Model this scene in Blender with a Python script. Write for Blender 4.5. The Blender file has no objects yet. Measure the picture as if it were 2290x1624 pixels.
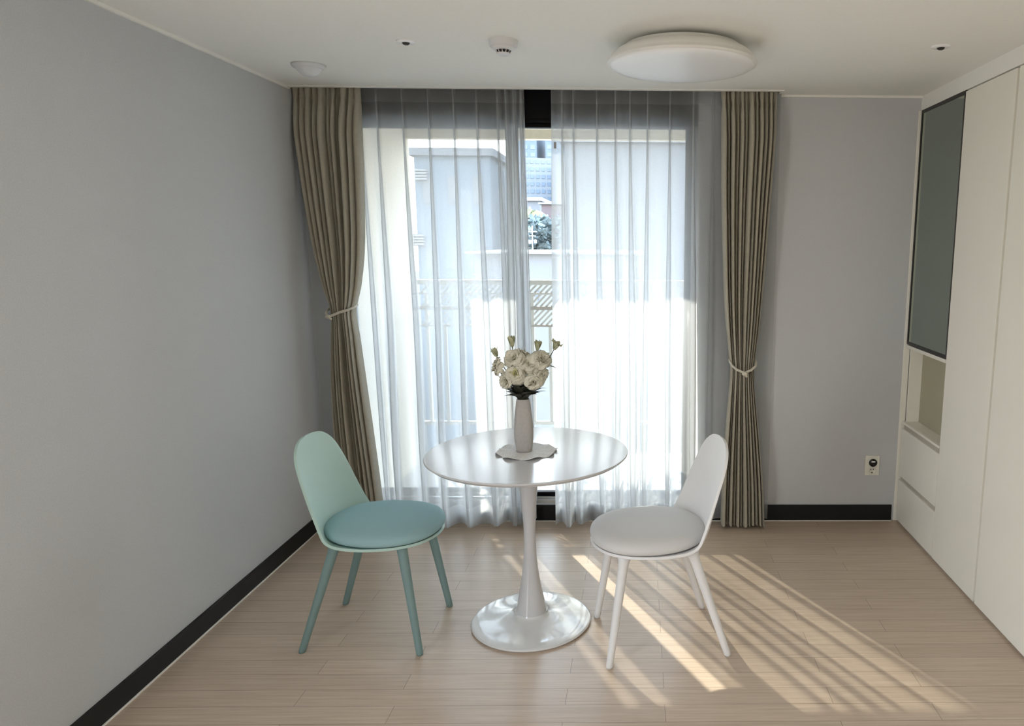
import bpy, bmesh, math, random
from mathutils import Vector, Matrix
random.seed(7)
C = bpy.context.scene.collection
PI = math.pi

# ------------------------------------------------------------------ materials
def mat(name, col, rough=0.5, metal=0.0, spec=0.5, var=0.04, scale=30.0, bump=0.0, bscale=200.0, coat=0.0, sheen=0.0):
    m = bpy.data.materials.new(name); m.use_nodes = True
    nt = m.node_tree; N = nt.nodes; L = nt.links
    b = N['Principled BSDF']
    b.inputs['Roughness'].default_value = rough
    b.inputs['Metallic'].default_value = metal
    b.inputs['Specular IOR Level'].default_value = spec
    b.inputs['Coat Weight'].default_value = coat
    b.inputs['Sheen Weight'].default_value = sheen
    tc = N.new('ShaderNodeTexCoord')
    nz = N.new('ShaderNodeTexNoise'); nz.inputs['Scale'].default_value = scale; nz.inputs['Detail'].default_value = 3
    L.new(tc.outputs['Object'], nz.inputs['Vector'])
    rp = N.new('ShaderNodeValToRGB')
    rp.color_ramp.elements[0].position = 0.25; rp.color_ramp.elements[1].position = 0.75
    rp.color_ramp.elements[0].color = tuple(c*(1-var) for c in col)+(1,)
    rp.color_ramp.elements[1].color = tuple(min(1, c*(1+var)) for c in col)+(1,)
    L.new(nz.outputs['Fac'], rp.inputs['Fac']); L.new(rp.outputs['Color'], b.inputs['Base Color'])
    if bump > 0:
        n2 = N.new('ShaderNodeTexNoise'); n2.inputs['Scale'].default_value = bscale; n2.inputs['Detail'].default_value = 2
        L.new(tc.outputs['Object'], n2.inputs['Vector'])
        bp = N.new('ShaderNodeBump'); bp.inputs['Strength'].default_value = bump; bp.inputs['Distance'].default_value = 0.002
        L.new(n2.outputs['Fac'], bp.inputs['Height']); L.new(bp.outputs['Normal'], b.inputs['Normal'])
    return m

def wood_floor():
    m = bpy.data.materials.new('laminate'); m.use_nodes = True
    nt = m.node_tree; N = nt.nodes; L = nt.links; b = N['Principled BSDF']
    tc = N.new('ShaderNodeTexCoord')
    br = N.new('ShaderNodeTexBrick')
    br.offset = 0.37; br.offset_frequency = 2
    br.inputs['Scale'].default_value = 1.0
    br.inputs['Brick Width'].default_value = 0.92; br.inputs['Row Height'].default_value = 0.094
    br.inputs['Mortar Size'].default_value = 0.0009; br.inputs['Mortar Smooth'].default_value = 0.3
    br.inputs['Color1'].default_value = (0.0, 0.0, 0.0, 1); br.inputs['Color2'].default_value = (1, 1, 1, 1)
    br.inputs['Mortar'].default_value = (0.5, 0.5, 0.5, 1)
    L.new(tc.outputs['Object'], br.inputs['Vector'])
    mp = N.new('ShaderNodeMapping'); mp.inputs['Scale'].default_value = (2.2, 55, 1)
    L.new(tc.outputs['Object'], mp.inputs['Vector'])
    nz = N.new('ShaderNodeTexNoise'); nz.inputs['Scale'].default_value = 1.6; nz.inputs['Detail'].default_value = 7; nz.inputs['Roughness'].default_value = 0.65
    L.new(mp.outputs['Vector'], nz.inputs['Vector'])
    rp = N.new('ShaderNodeValToRGB')
    rp.color_ramp.elements[0].position = 0.3; rp.color_ramp.elements[1].position = 0.72
    rp.color_ramp.elements[0].color = FLOOR_A; rp.color_ramp.elements[1].color = FLOOR_B
    L.new(nz.outputs['Fac'], rp.inputs['Fac'])
    hs = N.new('ShaderNodeMix'); hs.data_type = 'RGBA'; hs.blend_type = 'MULTIPLY'
    mr = N.new('ShaderNodeMapRange'); mr.inputs['To Min'].default_value = 0.95; mr.inputs['To Max'].default_value = 1.04
    L.new(br.outputs['Color'], mr.inputs['Value'])
    hs.inputs[0].default_value = 1.0
    L.new(rp.outputs['Color'], hs.inputs[6]); L.new(mr.outputs['Result'], hs.inputs[7])
    mo = N.new('ShaderNodeMix'); mo.data_type = 'RGBA'
    L.new(br.outputs['Fac'], mo.inputs[0]); L.new(hs.outputs[2], mo.inputs[6]); mo.inputs[7].default_value = (0.20, 0.155, 0.12, 1)
    L.new(mo.outputs[2], b.inputs['Base Color'])
    b.inputs['Roughness'].default_value = 0.31; b.inputs['Specular IOR Level'].default_value = 0.42
    bp = N.new('ShaderNodeBump'); bp.inputs['Strength'].default_value = 0.12; bp.inputs['Distance'].default_value = 0.001
    L.new(nz.outputs['Fac'], bp.inputs['Height']); L.new(bp.outputs['Normal'], b.inputs['Normal'])
    return m

def sheer_mat(name, t0, tint=(0.76, 0.775, 0.785), ctrans=0.80):
    """thin woven voile: open weave lets light straight through, less so at grazing angles"""
    m = bpy.data.materials.new(name); m.use_nodes = True
    nt = m.node_tree; N = nt.nodes; L = nt.links
    N.remove(N['Principled BSDF']); out = N['Material Output']
    g = N.new('ShaderNodeNewGeometry')
    dt = N.new('ShaderNodeVectorMath'); dt.operation = 'DOT_PRODUCT'
    L.new(g.outputs['Incoming'], dt.inputs[0]); L.new(g.outputs['Normal'], dt.inputs[1])
    ab = N.new('ShaderNodeMath'); ab.operation = 'ABSOLUTE'; L.new(dt.outputs['Value'], ab.inputs[0])
    mx = N.new('ShaderNodeMath'); mx.operation = 'MAXIMUM'; mx.inputs[1].default_value = 0.12; L.new(ab.outputs[0], mx.inputs[0])
    iv = N.new('ShaderNodeMath'); iv.operation = 'DIVIDE'; iv.inputs[0].default_value = 1.0; L.new(mx.outputs[0], iv.inputs[1])
    tc = N.new('ShaderNodeTexCoord')
    nz = N.new('ShaderNodeTexNoise'); nz.inputs['Scale'].default_value = 260; nz.inputs['Detail'].default_value = 1
    L.new(tc.outputs['Object'], nz.inputs['Vector'])
    mr = N.new('ShaderNodeMapRange'); mr.inputs['To Min'].default_value = t0-0.05; mr.inputs['To Max'].default_value = t0+0.05
    L.new(nz.outputs['Fac'], mr.inputs['Value'])
    pw = N.new('ShaderNodeMath'); pw.operation = 'POWER'; L.new(mr.outputs['Result'], pw.inputs[0]); L.new(iv.outputs[0], pw.inputs[1])
    tr = N.new('ShaderNodeBsdfTransparent')
    tl = N.new('ShaderNodeBsdfTranslucent'); tl.inputs['Color'].default_value = tint+(1,)
    df = N.new('ShaderNodeBsdfDiffuse'); df.inputs['Color'].default_value = tint+(1,)
    a = N.new('ShaderNodeMixShader'); a.inputs[0].default_value = ctrans
    L.new(df.outputs[0], a.inputs[1]); L.new(tl.outputs[0], a.inputs[2])
    s = N.new('ShaderNodeMixShader'); L.new(pw.outputs[0], s.inputs[0])
    L.new(a.outputs[0], s.inputs[1]); L.new(tr.outputs[0], s.inputs[2])
    L.new(s.outputs[0], out.inputs['Surface'])
    return m

def glass_mat(name, tint=(0.93, 0.96, 0.96)):
    m = bpy.data.materials.new(name); m.use_nodes = True
    nt = m.node_tree; N = nt.nodes; L = nt.links
    N.remove(N['Principled BSDF']); out = N['Material Output']
    tr = N.new('ShaderNodeBsdfTransparent'); tr.inputs['Color'].default_value = tint+(1,)
    gl = N.new('ShaderNodeBsdfGlossy'); gl.inputs['Roughness'].default_value = 0.02
    fr = N.new('ShaderNodeFresnel'); fr.inputs['IOR'].default_value = 1.45
    s = N.new('ShaderNodeMixShader'); L.new(fr.outputs[0], s.inputs[0]); L.new(tr.outputs[0], s.inputs[1]); L.new(gl.outputs[0], s.inputs[2])
    L.new(s.outputs[0], out.inputs['Surface'])
    return m

def drape_mat(name, col):
    m = mat(name, col, rough=0.85, spec=0.2, var=0.06, scale=60, bump=0.25, bscale=500, sheen=0.15)
    return m

FLOOR_A = (0.47, 0.365, 0.275, 1); FLOOR_B = (0.62, 0.51, 0.41, 1)
M = dict(
    wall=mat('grey_wallpaper', (0.57, 0.58, 0.595), 0.9, spec=0.2, var=0.07, scale=260, bump=0.5, bscale=420),
    ceiling=mat('ceiling_paper', (0.87, 0.865, 0.83), 0.9, spec=0.2, var=0.015, scale=120, bump=0.2, bscale=300),
    white_trim=mat('white_trim', (0.869, 0.859, 0.816), 0.5, var=0.02),
    skirting=mat('black_skirting', (0.012, 0.012, 0.013), 0.45, spec=0.25, var=0.1, scale=8),
    floor=wood_floor(),
    cabinet=mat('cream_laminate', (0.86, 0.84, 0.76), 0.33, spec=0.4, var=0.012, scale=6),
    niche=mat('olive_beige_laminate', (0.42, 0.395, 0.285), 0.4, var=0.02, scale=6),
    groove=mat('groove_shadow_gap', (0.50, 0.46, 0.40), 0.6, var=0.03),
    black_frame=mat('black_door_frame', (0.012, 0.009, 0.009), 0.35, var=0.1),
    mirror=mat('tinted_mirror', (0.36, 0.41, 0.37), 0.06, metal=1.0, var=0.01),
    anthracite=mat('anthracite_frame', (0.006, 0.006, 0.007), 0.5, spec=0.08, var=0.1, scale=10),
    alu=mat('aluminium_track', (0.55, 0.56, 0.56), 0.35, metal=0.8, var=0.05),
    chrome=mat('chrome', (0.85, 0.85, 0.84), 0.12, metal=1.0, var=0.01),
    glass=glass_mat('window_glass'),
    sheer=sheer_mat('sheer_voile', 0.38),
    sheer_hem=sheer_mat('sheer_voile_double', 0.16),
    drape=drape_mat('taupe_drape', (0.43, 0.40, 0.325)),
    cord=mat('tie_cord', (0.62, 0.58, 0.49), 0.75, var=0.08, scale=120, bump=0.3, bscale=600),
    table=mat('white_lacquer_satin', (0.58, 0.58, 0.59), 0.17, spec=0.5, var=0.008),
    table_gloss=mat('white_lacquer_gloss', (0.70, 0.70, 0.69), 0.09, spec=0.5, var=0.008, coat=0.4),
    vase=mat('grey_stoneware', (0.42, 0.40, 0.38), 0.75, var=0.07, scale=90, bump=0.25, bscale=250),
    doily=mat('lace_cloth', (0.78, 0.78, 0.775), 0.85, var=0.2, scale=220, bump=0.5, bscale=300),
    petal=mat('ivory_petal', (0.66, 0.635, 0.53), 0.65, spec=0.2, var=0.06, scale=60),
    petal_core=mat('yellow_green_petal', (0.60, 0.58, 0.36), 0.65, spec=0.2, var=0.08, scale=60),
    bud=mat('pale_green_bud', (0.46, 0.47, 0.31), 0.65, spec=0.2, var=0.1, scale=60),
    leaf=mat('dark_leaf', (0.030, 0.032, 0.020), 0.55, var=0.3, scale=50),
    stem=mat('dark_stem', (0.05, 0.06, 0.025), 0.6, var=0.2, scale=50),
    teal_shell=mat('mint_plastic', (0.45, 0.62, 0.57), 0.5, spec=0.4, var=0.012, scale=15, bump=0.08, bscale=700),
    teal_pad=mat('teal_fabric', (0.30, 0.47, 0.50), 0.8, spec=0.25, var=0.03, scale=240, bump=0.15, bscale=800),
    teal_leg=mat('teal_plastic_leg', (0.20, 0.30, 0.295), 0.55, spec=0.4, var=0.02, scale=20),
    white_shell=mat('white_plastic', (0.76, 0.755, 0.755), 0.5, spec=0.4, var=0.01, scale=15, bump=0.08, bscale=700),
    white_pad=mat('pale_grey_leatherette', (0.62, 0.615, 0.61), 0.6, spec=0.3, var=0.015, scale=200, bump=0.1, bscale=700),
    lamp=mat('opal_acrylic', (0.90, 0.90, 0.90), 0.25, spec=0.5, var=0.005),
    lamp_body=mat('white_lamp_body', (0.78, 0.77, 0.73), 0.35, var=0.01),
    dark=mat('dark_cavity', (0.02, 0.018, 0.016), 0.6, var=0.1),
    plastic=mat('white_plastic_fitting', (0.70, 0.70, 0.71), 0.4, var=0.015),
    ivory=mat('ivory_plastic', (0.78, 0.76, 0.68), 0.4, var=0.02),
    black_gloss=mat('black_gloss_plastic', (0.01, 0.009, 0.01), 0.2, var=0.05),
    stucco=mat('cream_stucco', (0.60, 0.56, 0.475), 0.9, spec=0.1, var=0.05, scale=40, bump=0.3, bscale=150),
    tile=mat('balcony_tile', (0.434, 0.420, 0.399), 0.6, var=0.05, scale=12),
    rail=mat('white_painted_steel', (0.504, 0.498, 0.479), 0.45, var=0.02),
    lattice=mat('grey_beige_panel', (0.350, 0.329, 0.301), 0.6, var=0.05),
    tower=mat('haze_blue_facade', (0.183, 0.204, 0.233), 0.8, spec=0.1, var=0.04, scale=0.4),  # blue tint puts the distance haze into the facade colour
    tower_dark=mat('hazed_blue_grey_facade', (0.125, 0.158, 0.196), 0.8, spec=0.1, var=0.05, scale=0.4),  # on the far towers this blue stands in for haze
    pane=mat('blue_window_pane', (0.109, 0.151, 0.210), 0.3, spec=0.5, var=0.08, scale=0.8),
    house=mat('blue_grey_render', (0.155, 0.165, 0.183), 0.85, spec=0.1, var=0.05, scale=1.5),
    brick=mat('dusky_brick', (0.151, 0.122, 0.130), 0.85, spec=0.1, var=0.12, scale=3),
    roof_white=mat('white_roof', (0.22, 0.235, 0.26), 0.6, var=0.03),
    roof_orange=mat('orange_roof', (0.364, 0.235, 0.153), 0.8, var=0.1),
    foliage=mat('tree_foliage', (0.20, 0.245, 0.25), 0.9, spec=0.1, var=0.35, scale=2.5),
    foliage_light=mat('tree_foliage_light', (0.38, 0.42, 0.28), 0.9, spec=0.1, var=0.3, scale=2.5),
    bark=mat('bark', (0.12, 0.10, 0.08), 0.9, var=0.2),
    pole=mat('concrete_pole', (0.34, 0.37, 0.39), 0.8, var=0.05),
    ground=mat('ground', (0.119, 0.119, 0.116), 0.95, spec=0.1, var=0.15, scale=0.5),
)

# ------------------------------------------------------------------ object helpers
def tag(o, label=None, cat=None, group=None, kind=None):
    if label: o['label'] = label
    if cat: o['category'] = cat
    if group: o['group'] = group
    if kind: o['kind'] = kind
    return o
def thing(name, label, cat, loc=(0, 0, 0), rz=0, group=None, kind=None):
    o = bpy.data.objects.new(name, None); C.objects.link(o)
    o.location = loc; o.rotation_euler = (0, 0, rz); o.empty_display_size = 0.1
    return tag(o, label, cat, group, kind)
def link(name, bm, m, parent=None, smooth=True, angle=None):
    me = bpy.data.meshes.new(name)
    bm.normal_update(); bm.to_mesh(me); bm.free()
    ms = m if isinstance(m, (list, tuple)) else [m]
    for k in ms: me.materials.append(k)
    for p in me.polygons: p.use_smooth = smooth
    o = bpy.data.objects.new(name, me); C.objects.link(o)
    if smooth and angle:
        try: me.set_sharp_from_angle(angle=angle)
        except Exception: pass
    if parent: o.parent = parent
    return o
def box(bm, x0, x1, y0, y1, z0, z1, bevel=0.0, seg=2):
    g = bmesh.ops.create_cube(bm, size=1.0)
    vs = g['verts']
    bmesh.ops.scale(bm, vec=(x1-x0, y1-y0, z1-z0), verts=vs)
    bmesh.ops.translate(bm, vec=((x0+x1)/2, (y0+y1)/2, (z0+z1)/2), verts=vs)
    if bevel > 0:
        es = list({e for v in vs for e in v.link_edges})
        bmesh.ops.bevel(bm, geom=es, offset=bevel, segments=seg, profile=0.5, affect='EDGES')
def B(*boxes, bevel=0.0):
    bm = bmesh.new()
    for b in boxes: box(bm, *b, bevel=bevel)
    return bm
def lathe(bm, prof, cx=0, cy=0, n=64, cap0=False, cap1=False):
    rings = []
    for r, z in prof:
        if r < 1e-6: rings.append([bm.verts.new((cx, cy, z))])
        else: rings.append([bm.verts.new((cx+r*math.cos(2*PI*i/n), cy+r*math.sin(2*PI*i/n), z)) for i in range(n)])
    for a, b in zip(rings[:-1], rings[1:]):
        for i in range(n):
            j = (i+1) % n
            if len(a) == 1 and len(b) == 1: continue
            if len(a) == 1: bm.faces.new((a[0], b[j], b[i]))
            elif len(b) == 1: bm.faces.new((a[i], a[j], b[0]))
            else: bm.faces.new((a[i], a[j], b[j], b[i]))
    if cap0 and len(rings[0]) > 1: bm.faces.new(rings[0][::-1])
    if cap1 and len(rings[-1]) > 1: bm.faces.new(rings[-1])
    bmesh.ops.recalc_face_normals(bm, faces=bm.faces[:])
    return bm
def tube(bm, pts, rad, n=12, cap=True):
    pts = [Vector(p) for p in pts]; rings = []
    rads = rad if isinstance(rad, (list, tuple)) else [rad]*len(pts)
    ref = None
    for i, p in enumerate(pts):
        t = (pts[min(i+1, len(pts)-1)]-pts[max(i-1, 0)]).normalized()
        if ref is None:
            ref = t.orthogonal().normalized()
        ref = (ref - t*ref.dot(t)).normalized(); b = t.cross(ref)
        rings.append([bm.verts.new(p+(ref*math.cos(2*PI*k/n)+b*math.sin(2*PI*k/n))*rads[i]) for k in range(n)])
    for a, c in zip(rings[:-1], rings[1:]):
        for k in range(n):
            j = (k+1) % n; bm.faces.new((a[k], a[j], c[j], c[k]))
    if cap:
        bm.faces.new(rings[0][::-1]); bm.faces.new(rings[-1])
    return bm
def grid(bm, rows, mi=None):
    vr = [[bm.verts.new(p) for p in r] for r in rows]
    for i in range(len(vr)-1):
        for j in range(len(vr[0])-1):
            f = bm.faces.new((vr[i][j], vr[i][j+1], vr[i+1][j+1], vr[i+1][j]))
            if mi: f.material_index = mi(i, j)
    return vr
def subsurf(o, n=2):
    s = o.modifiers.new('s', 'SUBSURF'); s.levels = n; s.render_levels = n; return o
def interp(tab, t):
    if t <= tab[0][0]: return tab[0][1]
    for (a, va), (b, vb) in zip(tab[:-1], tab[1:]):
        if t <= b:
            k = (t-a)/(b-a); return va+(vb-va)*k
    return tab[-1][1]
def smooth_interp(tab, t):
    if t <= tab[0][0]: return tab[0][1]
    if t >= tab[-1][0]: return tab[-1][1]
    n = len(tab)
    for i in range(n-1):
        if t <= tab[i+1][0]:
            x0, y0 = tab[i]; x1, y1 = tab[i+1]; h = x1-x0
            m0 = (y1-tab[i-1][1])/(x1-tab[i-1][0]) if i > 0 else (y1-y0)/h
            m1 = (tab[i+2][1]-y0)/(tab[i+2][0]-x0) if i+2 < n else (y1-y0)/h
            s = (t-x0)/h
            return (2*s**3-3*s*s+1)*y0+(s**3-2*s*s+s)*h*m0+(-2*s**3+3*s*s)*y1+(s**3-s*s)*h*m1
def copy_thing(root, loc, rz=0, label=None):
    r = root.copy(); C.objects.link(r); r.location = loc; r.rotation_euler = (0, 0, rz)
    if label: r['label'] = label
    for ch in root.children:
        c = ch.copy(); C.objects.link(c); c.parent = r
        for g in ch.children:
            d = g.copy(); C.objects.link(d); d.parent = c
    return r
def struct(name, bm, m, parent=None, smooth=False):
    o = link(name, bm, m, parent, smooth)
    if parent is None: o['kind'] = 'structure'
    return o

# ------------------------------------------------------------------ room shell
H = 2.313; W = 3.217; YB = -6.6; XR = 3.85
struct('floor', B((-0.1, XR+0.1, YB-0.1, 0.0, -0.12, 0.0)), M['floor'])
# ceiling with a curtain pocket above the window
PX = 2.462; PY = -0.10; PT = 2.43
struct('ceiling', B((-0.1, XR+0.1, YB-0.1, PY, H, H+0.25), (PX, XR+0.1, PY, 0.12, H, H+0.25), (-0.1, PX, PY, 0.12, PT, H+0.25)), M['ceiling'])
struct('trim_1', B((0.0, PX+0.012, PY-0.030, PY, H-0.004, H+0.002)), M['ceiling'])
struct('trim_2', B((0.0, 0.010, YB, PY, H-0.012, H)), M['white_trim'])
struct('trim_3', B((PX+0.0, W, -0.010, 0.0, H-0.010, H)), M['white_trim'])
OY0, OY1, OZ = -4.4, -3.2, 2.1      # opening added in the left wall behind the viewer, for fill daylight
struct('wall_left', B((-0.12, 0.0, OY1, 0.2, -0.1, H+0.2), (-0.12, 0.0, YB, OY0, -0.1, H+0.2), (-0.12, 0.0, OY0, OY1, OZ, H+0.2)), M['wall'])
WX0, WX1, WZ0, WZ1 = 0.10, 2.055, 0.098, 2.345
struct('wall_back', B((-0.1, WX0, 0.0, 0.2, -0.1, H+0.2), (WX1, XR+0.1, 0.0, 0.2, -0.1, H+0.2), (WX0, WX1, 0.0, 0.2, -0.1, WZ0), (WX0, WX1, 0.0, 0.2, WZ1, H+0.2)), M['wall'])
QY0, QY1 = -4.5, -4.1      # unseen opening opposite, added to light the left wall
struct('wall_right', B((XR, XR+0.12, QY1, 0.0, -0.1, H+0.2), (XR, XR+0.12, YB, QY0, -0.1, H+0.2), (XR, XR+0.12, QY0, QY1, OZ, H+0.2)), M['wall'])
struct('wall_rear', B((-0.1, XR+0.1, YB-0.15, YB, -0.1, H+0.2)), M['wall'])
# skirting boards
SK = 0.084
struct('baseboard_left', B((0.0, 0.011, OY1, 0.0, 0.004, SK), bevel=0.002), M['skirting'])
struct('baseboard_back', B((0.011, 3.19, -0.011, 0.0, 0.003, 0.094), bevel=0.002), M['skirting'])
struct('trim_4', B((0.0, 0.015, OY1, -0.012, 0.0, 0.005)), M['white_trim'])
struct('trim_5', B((0.012, 3.19, -0.014, 0.0, 0.0, 0.003)), M['white_trim'])

# ------------------------------------------------------------------ sliding window
win = thing('window_1', None, None, (0, 0, 0), kind='structure')
link('window_frame', B((WX0, WX0+0.04, 0.01, 0.18, WZ0, WZ1), (WX1-0.035, WX1, 0.01, 0.18, WZ0, WZ1),
     (WX0, WX1, 0.012, 0.18, 2.188, WZ1), bevel=0.002), M['anthracite'], win, False)
link('window_head_bead', B((WX0+0.04, WX1-0.035, 0.016, 0.15, 2.170, 2.188), bevel=0.002), M['anthracite'], win, False)
link('window_track', B((WX0+0.04, WX1-0.035, 0.005, 0.18, WZ0, 0.118), (WX0+0.04, WX1-0.035, 0.03, 0.042, 0.118, 0.130), (WX0+0.04, WX1-0.035, 0.085, 0.095, 0.118, 0.138), bevel=0.001), M['alu'], win, False)
def sash(x0, x1, y0, y1):
    s = link('window_sash', B((x0, x0+0.055, y0, y1, 0.12, 2.17), (x1-0.055, x1, y0, y1, 0.12, 2.17), (x0+0.055, x1-0.055, y0, y1, 0.12, 0.150), (x0+0.055, x1-0.055, y0, y1, 2.15, 2.17), bevel=0.003), M['anthracite'], win, False)
    link('window_pane', B((x0+0.05, x1-0.05, (y0+y1)/2-0.003, (y0+y1)/2+0.003, 0.148, 2.152)), M['glass'], s, False)
    return s
sash(0.105, 1.10, 0.10, 0.14)
s2 = sash(1.045, 2.05, 0.05, 0.09)
hb = bmesh.new(); box(hb, 2.012, 2.03, 0.024, 0.05, 1.10, 1.19, bevel=0.004); box(hb, 2.014, 2.028, 0.008, 0.026, 1.14, 1.18, bevel=0.004)
link('window_handle', hb, M['chrome'], s2)

# ------------------------------------------------------------------ curtains
def sm(t, a=0.0, b=1.0):
    t = max(0.0, min(1.0, (t-a)/(b-a))); return t*t*(3-2*t)
def sheer(pleats, x0, x1, seed, drift, yl=(-0.03, -0.03), yr=(-0.03, -0.03), dx=(0.0, 0.0), calm=(0.0, 9.0), ybase=-0.034):
    """knife pleats pinched at the heading, opening out to soft folds and a rippling hem"""
    rnd = random.Random(seed)
    pr = [(rnd.uniform(0.75, 1.25), rnd.uniform(-0.012, 0.012), rnd.uniform(0.5, 1.35), rnd.uniform(-1, 1)) for _ in pleats]
    zs = [2.405, 2.38, 2.33, 2.285, 2.262, 2.255, 2.22, 2.15, 2.05, 1.95, 1.8, 1.65, 1.5, 1.35, 1.2, 1.05, 0.9, 0.75, 0.6, 0.48, 0.36, 0.27, 0.19, 0.135, 0.13, 0.09, 0.05, 0.022]
    rows = []
    knots = [x0]+list(pleats)+[x1]
    for z in zs:
        h = (2.40-z)/2.38
        A = 0.010+0.012*sm(h, 0.0, 0.4)+0.050*sm(h, 0.45, 1.0)
        row = []
        P = []
        for k, (px, q) in enumerate(zip(pleats, pr)):
            w = (0.005+0.0155*sm(h, 0.03, 0.55)*q[0])*(1-0.35*sm(h, 0.8, 1.0))
            cx = px+drift*h*(1-0.5*k/len(pleats))+q[1]*sm(h, 0.1, 0.7)+0.010*q[3]*math.sin(5*h+3*q[3])*sm(h, .4, 1)
            P.append((cx, w, q))
        edgeL = x0+dx[0]*h; edgeR = x1+dx[1]*h
        hh = sm(h, 0.0, 0.45)
        prev = (edgeL, yl[0]+(yl[1]-yl[0])*hh); yend = yr[0]+(yr[1]-yr[0])*hh
        for k, (cx, w, q) in enumerate(P):
            cal = 1.0 if calm[0] < cx < calm[1] else 0.16
            yf = ybase-A*q[2]*1.3*cal                 # the fold comes forward into the room
            a = (cx-w, yf+0.010)
            # panel between the folds swings back towards the window
            n = 9
            for i in range(n):
                t = i/n
                yy = prev[1]+(a[1]-prev[1])*t + (A*0.75+0.01*sm(h, .4, 1)*q[3])*cal*math.sin(PI*t)
                row.append((prev[0]+(a[0]-prev[0])*t, min(yy, -0.012), z))
            d = 0.0035+0.010*sm(h, 0.1, 0.9)*(cal if cal < 1 else 1)
            for t in range(9):                      # right, turn, back left, turn, right again
                s = t/8
                if s <= 0.33: xx = cx-w+2*w*(s/0.33)
                elif s <= 0.67: xx = cx+w-2*w*((s-0.33)/0.34)
                else: xx = cx-w+2*w*((s-0.67)/0.33)
                row.append((xx, yf+0.010-2*d*s-0.004*math.sin(PI*s), z))
            prev = (cx+w, yf+0.010-2*d)
        n = 9
        for i in range(n+1):
            t = i/n
            row.append((prev[0]+(edgeR-prev[0])*t, min(prev[1]+(yend-prev[1])*t+A*0.6*cal*math.sin(PI*t), -0.012), z))
        rows.append(row)
    # let the hem rise and fall a little
    for j in range(len(rows[-1])):
        x, y, z = rows[-1][j]; rows[-1][j] = (x, y, z+0.004*math.sin(30*x+seed))
    bm = bmesh.new()
    grid(bm, rows, lambda i, j: 1 if (zs[i+1] >= 2.255 or zs[i] <= 0.131) else 0)
    return bm
lp = [0.10, 0.22, 0.32, 0.41, 0.54, 0.672, 0.80, 0.917, 1.022, 1.065, 1.105, 1.14]
sl = thing('sheer_curtain', 'white sheer curtain hanging left of the bare strip of window', 'curtain', (0.58, -0.05, 0.02))
o = link('sheer_panel', sheer(lp, 0.015, 1.160, 3, 0.050, yr=(-0.03, -0.024), dx=(0.0, 0.016), calm=(0.36, 9)), [M['sheer'], M['sheer_hem']], sl)
o.location = (-0.58, 0.05, -0.02)
rp_ = [1.352, 1.41, 1.53, 1.625, 1.70, 1.79, 1.905, 2.025, 2.13, 2.24, 2.36]
sr = thing('sheer_curtain', 'white sheer curtain glowing in the sun behind the white chair', 'curtain', (1.88, -0.05, 0.02))
o = link('sheer_panel', sheer(rp_, 1.298, 2.478, 11, 0.012, yl=(-0.035, -0.115), dx=(-0.004, 0.0), calm=(0, 2.12)), [M['sheer'], M['sheer_hem']], sr)
o.location = (-1.88, 0.05, -0.02)
o = link('care_tag', B((1.312, 1.324, -0.062, -0.060, 2.03, 2.062)), M['lattice'], sr, False); o.location = (-1.88, 0.05, -0.02)
o['label'] = 'small dark tag near the top of the sheer'

def drape(Ltab, Rtab, nf, zt, seed, amp):
    rnd = random.Random(seed)
    ph = [rnd.uniform(0.75, 1.3) for _ in range(nf)]
    tot = sum(ph); cum = [0]
    for p in ph: cum.append(cum[-1]+p/tot)
    offs = [rnd.uniform(0.7, 1.25) for _ in range(nf)]
    zs = [2.40, 2.36, 2.32, 2.285, 2.26, 2.245, 2.23, 2.20, 2.15]+[2.08-0.085*i for i in range(24)]
    zs = [z for z in zs if z > 0.03]
    for e in (zt+0.05, zt+0.02, zt, zt-0.02, zt-0.05): zs.append(e)
    zs.append(0.018); zs = sorted(set(round(z, 4) for z in zs), reverse=True)
    rows = []
    for z in zs:
        xl, xr = smooth_interp(Ltab, -z), smooth_interp(Rtab, -z)
        g = math.exp(-((z-zt)/0.16)**2)
        A = amp*(1-0.45*g)
        pin = math.exp(-((z-2.250)/0.022)**2)
        row = []
        for k in range(nf):
            for i in range(10):
                t = i/10
                u = cum[k]+(cum[k+1]-cum[k])*t
                s = math.sin(PI*t)
                lobe = s**0.5
                # fold overlaps its neighbour a little; pinched pairs at the heading
                xx = xl+(xr-xl)*u + (xr-xl)/nf*0.16*math.sin(2*PI*t)*(1 if k % 2 else -1)
                xx += pin*(xr-xl)/nf*0.62*(0.5-t)
                low = sm(2.34-z, 0.0, 0.28)
                yc = -0.058-0.044*low; Az = 0.040+(A-0.040)*low
                yy = yc-Az*(lobe*offs[k]-0.42)+0.006*math.sin(2.2*z+k)*sm(2.2-z, 0, 1)
                mid = (u-0.5)
                yy += g*(0.018*(4*mid*mid)*1.2-0.016)
                yy = min(yy, -0.046-0.022*low)
                if z > 2.29: yy = max(yy, -0.096)
                row.append((xx, yy, z))
        row.append((xr, -0.062, z))
        if z == zs[-1]: row = [(x, y, zz+0.006*math.sin(40*x)) for x, y, zz in row]
        rows.append(row)
    bm = bmesh.new(); grid(bm, rows)
    return bm
def ztab(l): return sorted([(-z, x) for x, z in l])
Ltab = ztab([(0.004, 2.42), (0.004, 2.30), (0.02, 2.05), (0.045, 1.75), (0.075, 1.5), (0.105, 1.32), (0.135, 1.19), (0.128, 1.05), (0.115, 0.85), (0.11, 0.6), (0.115, 0.3), (0.12, 0.0)])
Rtab = ztab([(0.345, 2.42), (0.345, 2.2), (0.336, 1.8), (0.318, 1.5), (0.285, 1.30), (0.255, 1.19), (0.268, 1.05), (0.288, 0.8), (0.312, 0.5), (0.330, 0.25), (0.345, 0.0)])
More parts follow.
